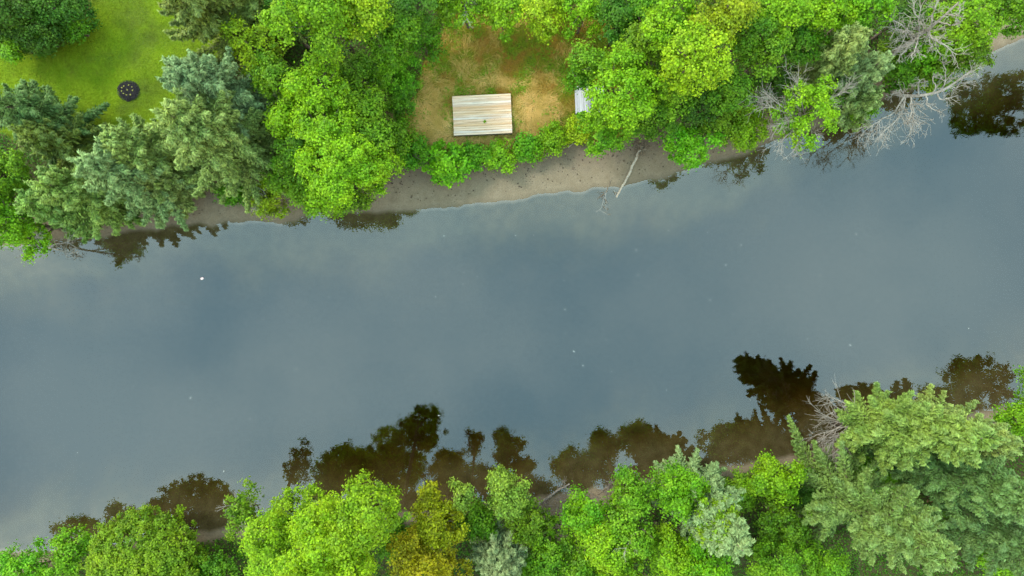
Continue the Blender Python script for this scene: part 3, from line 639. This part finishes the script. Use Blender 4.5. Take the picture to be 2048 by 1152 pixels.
# silvery limbs of the half dead tree: children of that tree
rng = np.random.default_rng(77); o_hd = np.array(hd.location)
for pts in ([(1612, 246, 3.4), (1570, 225, 5), (1526, 208, 6)], [(1612, 246, 3.4), (1560, 210, 5.4), (1530, 186, 6.2)], [(1612, 246, 3.4), (1650, 205, 5.6), (1694, 182, 6.6)], [(1610, 248, 3.2), (1596, 285, 4.4), (1588, 302, 4.6)],
            [(1610, 248, 3.2), (1575, 270, 4.6), (1556, 292, 4.8)], [(1612, 246, 3.4), (1600, 190, 6), (1592, 160, 6.6)], [(1614, 250, 3.2), (1628, 262, 4.2), (1640, 285, 4.6)], [(1612, 246, 3.4), (1580, 245, 5), (1548, 248, 5.2)]):
    B = Tubes(); path = bez([P(*q) for q in pts], 9) - o_hd; B.add(path, np.linspace(.055, .010, 9), 5, False); Lt = np.linalg.norm(path[-1] - path[0])
    for k in range(int(4 + Lt * 3)):
        t = rng.uniform(.25, 1); a = min(int(t * 8), 7); pd = nrm(path[a + 1] - path[a]); q = nrm(np.cross(pd, rng.normal(0, 1, 3))); an = rng.uniform(.4, 1)
        grow(B, rng, path[a], pd * math.cos(an) + q * math.sin(an), Lt * rng.uniform(.2, .4), .014, 1, curl=.4, minr=.007)
    link('bare_branch', B.mesh('bare_branch', GREYBARK), hd)
# bare limbs of the small leaning tree over the water at far left
bare_tree('dead_tree', 'bare dark sapling leaning over the water at far left', (40, 466), [(62, 478, .9), (88, 492, 1.8), (120, 500, 2.8)], [(6, .05, [(60, 500, 2), (48, 512, 2.4)]), (9, .05, [(120, 486, 2.6), (140, 480, 3)]), (12, .04, [(135, 505, 3), (150, 500, 3.4)])], r0=.10, seed=21)

# ------------------------------------------------------------------ undergrowth and grass
def scatter(n, test, bounds, seed):
    r = np.random.default_rng(seed); x = r.uniform(bounds[0], bounds[1], n); y = r.uniform(bounds[2], bounds[3], n); k = test(x, y); return x[k], y[k], r
def forest(x, y): 
    d = shore_d(x, y); return (d > beach_width(x, y) - .2) & ~poly_soft(x, y, LAWN, .35) & ~poly_soft(x, y, MEADOW, .35)
x, y, r = scatter(260000, forest, (-38, 38, -23, 23), 1)
n = len(x); clump = fbm(x * .7, y * .7, 3); z = gz(x, y) + .06 + r.random(n) * (.15 + 1.3 * np.clip(clump - .3, 0, 1))
UG = blade_material('undergrowth_leaf', (.03, .10, .006), (.085, .21, .008), None, .35)
nn = nrm(np.array([0, 0, 1.0]) + r.normal(0, .45, (n, 3))); V, F = leaves(np.stack([x, y, z], 1), np.cross(nn, r.normal(0, 1, (n, 3))), nn, r.uniform(.10, .20, n), r.uniform(.08, .14, n))
tag(link('undergrowth', make_mesh('undergrowth', V, F, UG)), 'low green undergrowth covering the forest floor', 'undergrowth', kind='stuff')

def blades(x, y, ang, ln, wd, tilt, r, lift=0):
    n = len(x); b = np.stack([x, y, gz(x, y) - .005 + lift], 1); h = np.stack([np.cos(ang) * np.cos(tilt), np.sin(ang) * np.cos(tilt), np.sin(tilt)], 1)
    s = np.stack([-np.sin(ang), np.cos(ang), np.zeros(n)], 1) * (wd * .5)[:, None]; m = b + h * (ln * .55)[:, None] + np.array([0, 0, .01]); t = b + h * ln[:, None] - np.array([0, 0, 1]) * (ln * .12)[:, None]
    V = np.stack([b - s * .6, b + s * .6, m + s, t, m - s], 1); F = np.arange(n)[:, None] * 5
    V4 = V.reshape(-1, 3); F4 = np.concatenate([F + [0, 1, 2, 4], F + [4, 2, 3, 3]]) ; 
    return np.stack([b - s, b + s, t + s * .2, t - s * .2], 1).reshape(-1, 3), np.arange(n * 4).reshape(-1, 4)
x, y, r = scatter(330000, lambda a, b: poly_soft(a, b, LAWN, .35), (-36, -17, 6, 22), 2); n = len(x)
V, F = blades(x, y, r.uniform(0, 6.3, n), r.uniform(.05, .10, n), r.uniform(.012, .022, n), r.uniform(.5, 1.3, n), r)
tag(link('lawn_grass', make_mesh('lawn_grass', V, F, blade_material('lawn_blade', (.165, .26, .004), (.27, .36, .007), (.14, .18, .010)))), 'mown yellow green lawn grass', 'grass', kind='stuff')

deck_c = P(964.5, 229, 1.25)
def strawden(a, b):      # how strawy the clearing is, from the two flattened swathes beside the platform
    s = np.zeros(np.shape(a))
    for (px, py, rx, ry) in ((862, 240, 48, 58), (1070, 222, 46, 50), (900, 285, 70, 26), (1010, 284, 60, 18), (1010, 165, 40, 12)):
        c = P(px, py, 1); s = np.maximum(s, np.exp(-(((a - c[0]) / (rx / PPM)) ** 2 + ((b - c[1]) / (ry / PPM)) ** 2) * .9))
    return s * .85 + (fbm(a * .9 + 3, b * .9) - .5) * .8
def meadow_ok(a, b): return poly_soft(a, b, MEADOW, .35) & (shore_d(a, b) > 2.2)
mb = (-8, 10, 7.5, 21)
x, y, r = scatter(150000, lambda a, b: meadow_ok(a, b) & (strawden(a, b) + np.random.default_rng(8).uniform(-.42, .42, len(a)) > .40), mb, 3); n = len(x)
ang = fbm(x * .45 + 9, y * .45, 2) * 14 + r.normal(0, .5, n)
V, F = blades(x, y, ang, r.uniform(.2, .6, n), r.uniform(.010, .024, n), r.uniform(.0, .35, n), r, lift=r.uniform(.0, .09, n))
tag(link('dry_grass', make_mesh('dry_grass', V, F, blade_material('straw_blade', (.46, .25, .05), (.72, .47, .16), (.40, .26, .05), .15))), 'flattened straw coloured dry grass around the wooden platform', 'dry grass', kind='stuff')
x, y, r = scatter(260000, lambda a, b: meadow_ok(a, b) & (strawden(a, b) + np.random.default_rng(9).uniform(-.42, .42, len(a)) < .48), mb, 4); n = len(x)
V, F = blades(x, y, r.uniform(0, 6.3, n), r.uniform(.10, .26, n), r.uniform(.012, .026, n), r.uniform(.3, 1.2, n), r)
MG = blade_material('meadow_blade', (.13, .21, .005), (.25, .31, .010), (.36, .19, .025), .25)
tag(link('meadow_grass', make_mesh('meadow_grass', V, F, MG)), 'olive and rust coloured rough grass of the clearing', 'grass', kind='stuff')
x, y, r = scatter(30000, lambda a, b: meadow_ok(a, b) & (fbm(a * 1.4 + 50, b * 1.4 + 20) > .58), mb, 6); n = len(x)
nn = nrm(np.array([0, 0, 1.0]) + r.normal(0, .5, (n, 3))); V, F = leaves(np.stack([x, y, gz(x, y) + r.uniform(.05, .22, n)], 1), np.cross(nn, r.normal(0, 1, (n, 3))), nn, r.uniform(.06, .12, n), r.uniform(.05, .08, n))
tag(link('meadow_weeds', make_mesh('meadow_weeds', V, F, blade_material('weed_leaf', (.10, .24, .006), (.20, .34, .01), None, .35))), 'scattered green weeds in the clearing', 'weeds', kind='stuff')

# litter on the beaches
def litter_ok(a, b): d = shore_d(a, b); return (d > .5) & (d < 3.4)
x, y, r = scatter(90000, litter_ok, (-38, 38, -18, 18), 5); k = r.random(len(x)) < .14 + .45 * sm(.9, 3, shore_d(x, y)) * sm(.38, .62, fbm(x * .9, y * .9)); x = x[k]; y = y[k]; n = len(x)
nn = nrm(np.array([0, 0, 1.0]) + r.normal(0, .3, (n, 3))); sz = r.uniform(.03, .15, n)
V, F = leaves(np.stack([x, y, gz(x, y) + .012], 1), np.cross(nn, r.normal(0, 1, (n, 3))), nn, sz, sz * .7)
tag(link('leaf_litter', make_mesh('leaf_litter', V, F, blade_material('litter', (.030, .020, .014), (.10, .065, .04), None, .0))), 'dark dead leaves and debris strewn on the beach', 'leaf litter', kind='stuff')

# ------------------------------------------------------------------ the wooden platform
def box(V, F, x0, x1, y0, y1, z0, z1, bev=.006):
    n = len(V); b = bev
    V += [(x0, y0, z0), (x1, y0, z0), (x1, y1, z0), (x0, y1, z0), (x0, y0, z1 - b), (x1, y0, z1 - b), (x1, y1, z1 - b), (x0, y1, z1 - b), (x0 + b, y0 + b, z1), (x1 - b, y0 + b, z1), (x1 - b, y1 - b, z1), (x0 + b, y1 - b, z1)]
    F += [tuple(n + i for i in f) for f in ((3, 2, 1, 0), (0, 1, 5, 4), (1, 2, 6, 5), (2, 3, 7, 6), (3, 0, 4, 7), (4, 5, 9, 8), (5, 6, 10, 9), (6, 7, 11, 10), (7, 4, 8, 11), (8, 9, 10, 11))]
def plank_material(name, cols, grain, knots=True):
    m, t, o = newmat(name); geo = t.nodes.new('ShaderNodeNewGeometry'); tco = t.nodes.new('ShaderNodeTexCoord'); mp = t.nodes.new('ShaderNodeMapping'); mp.inputs['Scale'].default_value = grain
    t.links.new(tco.outputs['Object'], mp.inputs[0]); rnd = geo.outputs['Random Per Island']
    cr = t.nodes.new('ShaderNodeValToRGB'); cr.color_ramp.interpolation = 'LINEAR'; t.links.new(rnd, cr.inputs[0])
    while len(cr.color_ramp.elements) < len(cols): cr.color_ramp.elements.new(.5)
    for i, (e, c) in enumerate(zip(cr.color_ramp.elements, cols)): e.position = i / (len(cols) - 1); e.color = (*c, 1)
    n = noise(t, 1.0, 6, mp.outputs[0], .65); n2 = noise(t, 3.3, 3, mp.outputs[0])
    c = mixc(t, mrange(t, n, .42, .66, 0, .75), cr.outputs[0], (.36, .17, .055)) if knots else mixc(t, mrange(t, n, .4, .7, 0, .5), cr.outputs[0], (.22, .22, .23))
    c = mixc(t, mrange(t, n2, .56, .70, 0, .5), c, (.20, .17, .15))
    if knots:
        vo = t.nodes.new('ShaderNodeTexVoronoi'); vo.inputs['Scale'].default_value = 2.4; mp2 = t.nodes.new('ShaderNodeMapping'); mp2.inputs['Scale'].default_value = (1, 2.2, 1); t.links.new(tco.outputs['Object'], mp2.inputs[0]); t.links.new(mp2.outputs[0], vo.inputs['Vector'])
        c = mixc(t, mrange(t, vo.outputs['Distance'], .04, .09, .85, 0), c, (.11, .06, .035))
    b = princ(t, .7, .3); t.links.new(c, b.inputs['Base Color']); t.links.new(b.outputs[0], o.inputs[0]); return m
gzd = float(gz(deck_c[0], deck_c[1]))
deck = thing('wooden_platform', 'pale weathered plank platform lying in the straw of the clearing', 'platform', (deck_c[0], deck_c[1], gzd), rz=R_(2.6))
Wd, Hd = 117 / PPM * (H - 1.2) / H, 79 / PPM * (H - 1.2) / H
V, F = [], []; nbd = 18; bw = Hd / nbd; rr = random.Random(4)
for i in range(nbd):
    y0 = -Hd / 2 + i * bw; box(V, F, -Wd / 2 + rr.uniform(-.008, .008), Wd / 2 + rr.uniform(-.008, .008), y0 + .006, y0 + bw - .006, .30, .338 + rr.uniform(-.002, .002))
def poly_mesh(name, V, F, mat):
    me = bpy.data.meshes.new(name); me.from_pydata(V, [], F); me.materials.append(mat); me.update(); return me
DECK = plank_material('deck_board', [(.62, .44, .31), (.70, .53, .39), (.48, .26, .11), (.70, .55, .40), (.60, .40, .22), (.58, .46, .36), (.68, .50, .32), (.56, .49, .43), (.70, .57, .44), (.52, .30, .13)], (.45, 14, 4))
link('deck_boards', poly_mesh('deck_boards', V, F, DECK), deck)
V, F = [], []
for yy in (-Hd / 2 + .01, Hd / 2 - .055): box(V, F, -Wd / 2 + .02, Wd / 2 - .02, yy, yy + .045, -.1, .298)
for i in range(6):
    xx = -Wd / 2 + .02 + i * (Wd - .085) / 5; box(V, F, xx, xx + .045, -Hd / 2 + .057, Hd / 2 - .057, -.1, .296)
link('frame', poly_mesh('frame', V, F, simple('frame_wood', (.10, .075, .055), (.19, .15, .11), 5)), deck)

def plantlet(name, label, cat, pos, group, n, size, mat, seed, up=.5):
    r = np.random.default_rng(seed); root = thing(name, label, cat, pos, group); a = r.uniform(0, 6.3) + np.arange(n) * 2.4; t = r.uniform(.15, .9, n) * up * 1.6
    d = np.stack([np.cos(a) * np.cos(t), np.sin(a) * np.cos(t), np.sin(t)], 1); ln = size * r.uniform(.7, 1.2, n); c = d * (ln * .55)[:, None] + [0, 0, .03]
    nn = np.cross(np.cross(d, [0, 0, 1.0]), d); V, F = leaves(c, d, nrm(nn), ln, ln * .45); link('leaves', make_mesh('leaves', V, F, mat), root)
    T = Tubes(); T.add([[0, 0, -.04], [.003, .002, .03], [.004, 0, .07]], [.006, .005, .003], 6); link('stem', T.mesh('stem', mat), root); return root
WEEDM = blade_material('sprout_leaf', (.13, .30, .01), (.24, .40, .02), None, .3)
wp = P(970, 243, 1.3); plantlet('weed', 'small green weed growing up through the platform boards', 'weed', (wp[0], wp[1], gzd + .335), None, 22, .13, WEEDM, 5, .9)

# grey dock section half under the big lime tree
DOCK = plank_material('grey_board', [(.40, .40, .42), (.52, .52, .54), (.34, .34, .37), (.58, .58, .60)], (14, .6, 4), False)
dc = P(1180, 198, 1.4); dz = float(gz(dc[0], dc[1]))
dock = thing('dock_section', 'silver grey plank dock section half hidden under the big lime tree', 'dock', (dc[0], dc[1], dz), rz=R_(2))
V, F = [], []
for i in range(13):
    x0 = -.95 + i * .145; box(V, F, x0 + .004, x0 + .141, -.86, .16 if i < 0 else .90, .34, .378)
link('deck_boards', poly_mesh('deck_boards', V, F, DOCK), dock)
V, F = [], []
for yy in (-.84, .02, .84): box(V, F, -.94, .92, yy - .03, yy + .03, -.1, .338)
link('frame', poly_mesh('frame', V, F, simple('dock_frame', (.15, .14, .13), (.26, .25, .24), 4)), dock)

# round mulch bed with seedlings on the lawn
mc = P(257, 181, 1.0); mz = float(gz(mc[0], mc[1])); MUL = blade_material('mulch_chip', (.010, .009, .010), (.038, .032, .034), None, 0)
bed = thing('mulch_bed', 'round black mulch bed planted with seedlings on the lawn', 'flower bed', (mc[0], mc[1], mz))
r = np.random.default_rng(9); nr, na = 8, 40; V = []; F = []
for i in range(nr + 1):
    for j in range(na):
        a = j / na * 2 * math.pi; rad = i / nr * (.70 + .05 * math.sin(3 * a) + .04 * math.sin(7 * a + 1)); V.append((math.cos(a) * rad * 1.06, math.sin(a) * rad * .95, .03 + .11 * math.sqrt(max(0, 1 - (i / nr) ** 2)) - (.05 if i == nr else 0) + r.uniform(-.008, .008)))
for i in range(nr):
    for j in range(na): F.append((i * na + j, (i + 1) * na + j, (i + 1) * na + (j + 1) % na, i * na + (j + 1) % na))
link('mound', make_mesh('mound', V, F, simple('mulch', (.008, .007, .008), (.028, .024, .025), 30)), bed)
n = 2600; a = r.uniform(0, 6.3, n); rad = np.sqrt(r.random(n)) * r.choice([.70, .76, .82], n, p=[.8, .15, .05]); zc = .05 + .11 * np.sqrt(np.clip(1 - (rad / .72) ** 2, 0, 1)); nn = nrm(np.array([0, 0, 1.0]) + r.normal(0, .5, (n, 3)))
V, F = leaves(np.stack([np.cos(a) * rad * 1.06, np.sin(a) * rad * .95, zc], 1), np.cross(nn, r.normal(0, 1, (n, 3))), nn, r.uniform(.03, .08, n), r.uniform(.015, .03, n))
tag(link('mulch_chips', make_mesh('mulch_chips', V, F, MUL), bed), kind='stuff')
SEED = blade_material('seedling_leaf', (.36, .34, .05), (.50, .48, .12), None, .25)
for i, (px, py) in enumerate(((247.5, 172), (243, 175), (257, 170), (263.5, 173.5), (265, 180.5), (254, 179.5), (242.5, 182), (246.5, 186.5), (252.5, 189.5), (260.5, 189))):
    p = P(px, py, 1.1); plantlet('seedling', 'tiny yellow green seedling in the round black mulch bed', 'plant', (p[0], p[1], mz + .13), 'seedlings in the mulch bed', 7, .062, SEED, 30 + i, .5)

# ------------------------------------------------------------------ driftwood
def log(name, label, pts, r0, r1, mat, seed, twigs=0, roots=0, cat='log', lift=0.0):
    rg = np.random.default_rng(seed); pw = []
    for (px, py, *zz) in pts:
        p = P(px, py, .2); p[2] = (max(float(gz(p[0], p[1])), -.12) + r0 * .55 + lift) if not zz else zz[0]; pw.append(p)
    root = thing(name, label, cat, tuple(pw[0])); path = bez(pw, 14) - pw[0]; path[1:-1] += rg.normal(0, .02, (12, 3)); T = Tubes(); T.add(path, np.linspace(r0, r1, 14) * rg.uniform(.9, 1.1, 14), 8, False)
    link('trunk', T.mesh('trunk', mat), root)
    for k in range(twigs):
        B = Tubes(); t = rg.uniform(.3, 1); i = min(int(t * 13), 12); pd = nrm(path[i + 1] - path[i]); q = nrm(np.cross(pd, [0, 0, 1])) * rg.choice([-1, 1]); grow(B, rg, path[i], pd * .7 + q * .7 + [0, 0, .15], rg.uniform(.4, 1.0), .02, 1, minr=.008); link('branch', B.mesh('branch', mat), root)
    if roots:
        B = Tubes()
        for k in range(roots): grow(B, rg, path[0], (*rg.normal(0, 1, 2), rg.uniform(.0, .6)), rg.uniform(.35, .75), .05, 1, curl=.6, minr=.012)
        link('roots', B.mesh('roots', BROWNWOOD), root)
    return root
log('driftwood_log', 'pale driftwood log with dark root end lying across the beach', [(1280, 300), (1268, 325), (1256, 352), (1244, 375), (1234, 394)], .10, .06, simple('driftwood', (.24, .20, .15), (.46, .40, .31), 5, bump=.5), 41, twigs=1, roots=14)
log('fallen_branch', 'thin twiggy branch on the shore left of the driftwood log', [(1222, 358), (1216, 378), (1208, 400), (1200, 422)], .035, .014, BROWNWOOD, 42, twigs=9, cat='branch')
log('fallen_log', 'long thin grey log running from lower bank brush into the water', [(1058, 1022), (1085, 1004), (1112, 986), (1139, 968, .18)], .11, .045, simple('grey_log', (.12, .10, .085), (.27, .24, .20), 6, bump=.5), 44, twigs=6)
log('fallen_branch', 'short dark stick crossing the brushy lower beach', [(1196, 990), (1212, 979), (1228, 967)], .05, .025, BROWNWOOD, 45, twigs=4, cat='branch')
log('fallen_branch', 'dark branch lying at the back of the beach under the bright tree', [(1246, 296), (1258, 294), (1275, 297)], .04, .02, BROWNWOOD, 46, twigs=6, cat='branch')
log('fallen_branch', 'pale stick poking from the weed clump onto the beach', [(1136, 296), (1144, 290), (1154, 284)], .03, .015, PALEWOOD, 47, twigs=1, cat='branch')
for i, (px, py, lb) in enumerate(((1095, 1020, 'grey brush pile beside the fallen log on lower beach'), (1135, 1010, 'grey brush pile in the middle of the lower beach'), (1175, 1002, 'grey brush pile left of the short dark stick'), (1218, 992, 'grey brush pile at right end of the lower beach'))):
    rg = np.random.default_rng(60 + i); p = P(px, py, .3); p[2] = float(gz(p[0], p[1])) + .02; root = thing('brush_pile', lb, 'brush', tuple(p)); B = Tubes()
    for k in range(16): a = rg.uniform(0, 6.3); grow(B, rg, (*rg.normal(0, .35, 2), .03), (math.cos(a), math.sin(a), rg.uniform(.0, .45)), rg.uniform(.5, 1.1), .016, 1, curl=.5, minr=.007)
    link('twigs', B.mesh('twigs', simple('brush_twig%d' % i, (.10, .085, .075), (.26, .23, .20), 4)), root)

# ------------------------------------------------------------------ things afloat
def lathe(prof, n=16):
    V = []; F = []
    for (rr_, zz) in prof:
        for j in range(n): a = j / n * 2 * math.pi; V.append((rr_ * math.cos(a), rr_ * math.sin(a), zz))
    for i in range(len(prof) - 1):
        for j in range(n): F.append((i * n + j, i * n + (j + 1) % n, (i + 1) * n + (j + 1) % n, (i + 1) * n + j))
    return V, F
p = P(404.5, 557, 0); fl = thing('float', 'small pale pink float drifting near the left bank', 'float', (p[0], p[1], 0), rz=.3)
V, F = lathe([(.001, -.07), (.05, -.06), (.085, -.02), (.092, .02), (.075, .07), (.04, .10), (.001, .11)]); V = [(a * 1.25, b * .9, c) for a, b, c in V]
link('body', make_mesh('body', V, F, simple('pink_plastic', (.78, .55, .55), (.85, .70, .68), 3, .4, .5), smooth=True), fl)
V, F = lathe([(.022, .10), (.022, .135), (.014, .145), (.001, .147)], 10); link('eyelet', make_mesh('eyelet', V, F, simple('red_plastic', (.55, .12, .12), (.65, .2, .18), 3, .4, .5), smooth=True), fl)
FLT = simple('pale_leaf', (.30, .31, .28), (.46, .47, .44), 20)
spots = [(306, 581), (353, 588), (381, 796), (527, 640), (658, 594), (266, 772), (592, 738), (879, 786), (656, 670), (789, 640), (928, 545), (954, 553), (926, 568), (871, 593), (1128, 561), (1130, 619), (1131, 667), (1205, 658), (1223, 743), (1166, 731), (1212, 680), (1258, 675), (1031, 471), (1067, 470), (888, 472), (1337, 461), (1272, 500), (1415, 465),
         (1712, 468), (1482, 490), (1452, 530), (1640, 550), (1614, 678), (1439, 702), (1467, 629), (1755, 601), (1937, 657), (1500, 1000 - 200), (1700, 690), (878, 831), (500, 838), (155, 905), (212, 935), (448, 942), (1333, 780), (1148, 703), (1276, 550), (1420, 600)]
rg = random.Random(6); base = None
for i, (px, py) in enumerate(spots):
    p = P(px, py, 0)
    if base is None:
        r = np.random.default_rng(1); a = np.linspace(0, 2 * math.pi, 9)[:-1]; V = [(0, 0, .012)] + [(math.cos(t) * .055 * (1 + .25 * math.cos(t)), math.sin(t) * .032, .006 + .006 * math.sin(t) ** 2) for t in a]
        me = bpy.data.meshes.new('floating_leaf'); me.from_pydata(V, [], [(0, 1 + k, 1 + (k + 1) % 8) for k in range(8)]); me.materials.append(FLT); base = link('floating_leaf', me); o = base
    else:
        o = base.copy(); COL.objects.link(o)
    o.location = (p[0], p[1], .003); o.rotation_euler[2] = rg.uniform(0, 6.3); s = rg.choice([.35, .4, .5, .8]); o.scale = (s * rg.choice([.8, 1, 1.6]), s, s)
    tag(o, 'tiny pale fallen leaf floating on the river', 'leaf', 'pale leaves floating on the river')
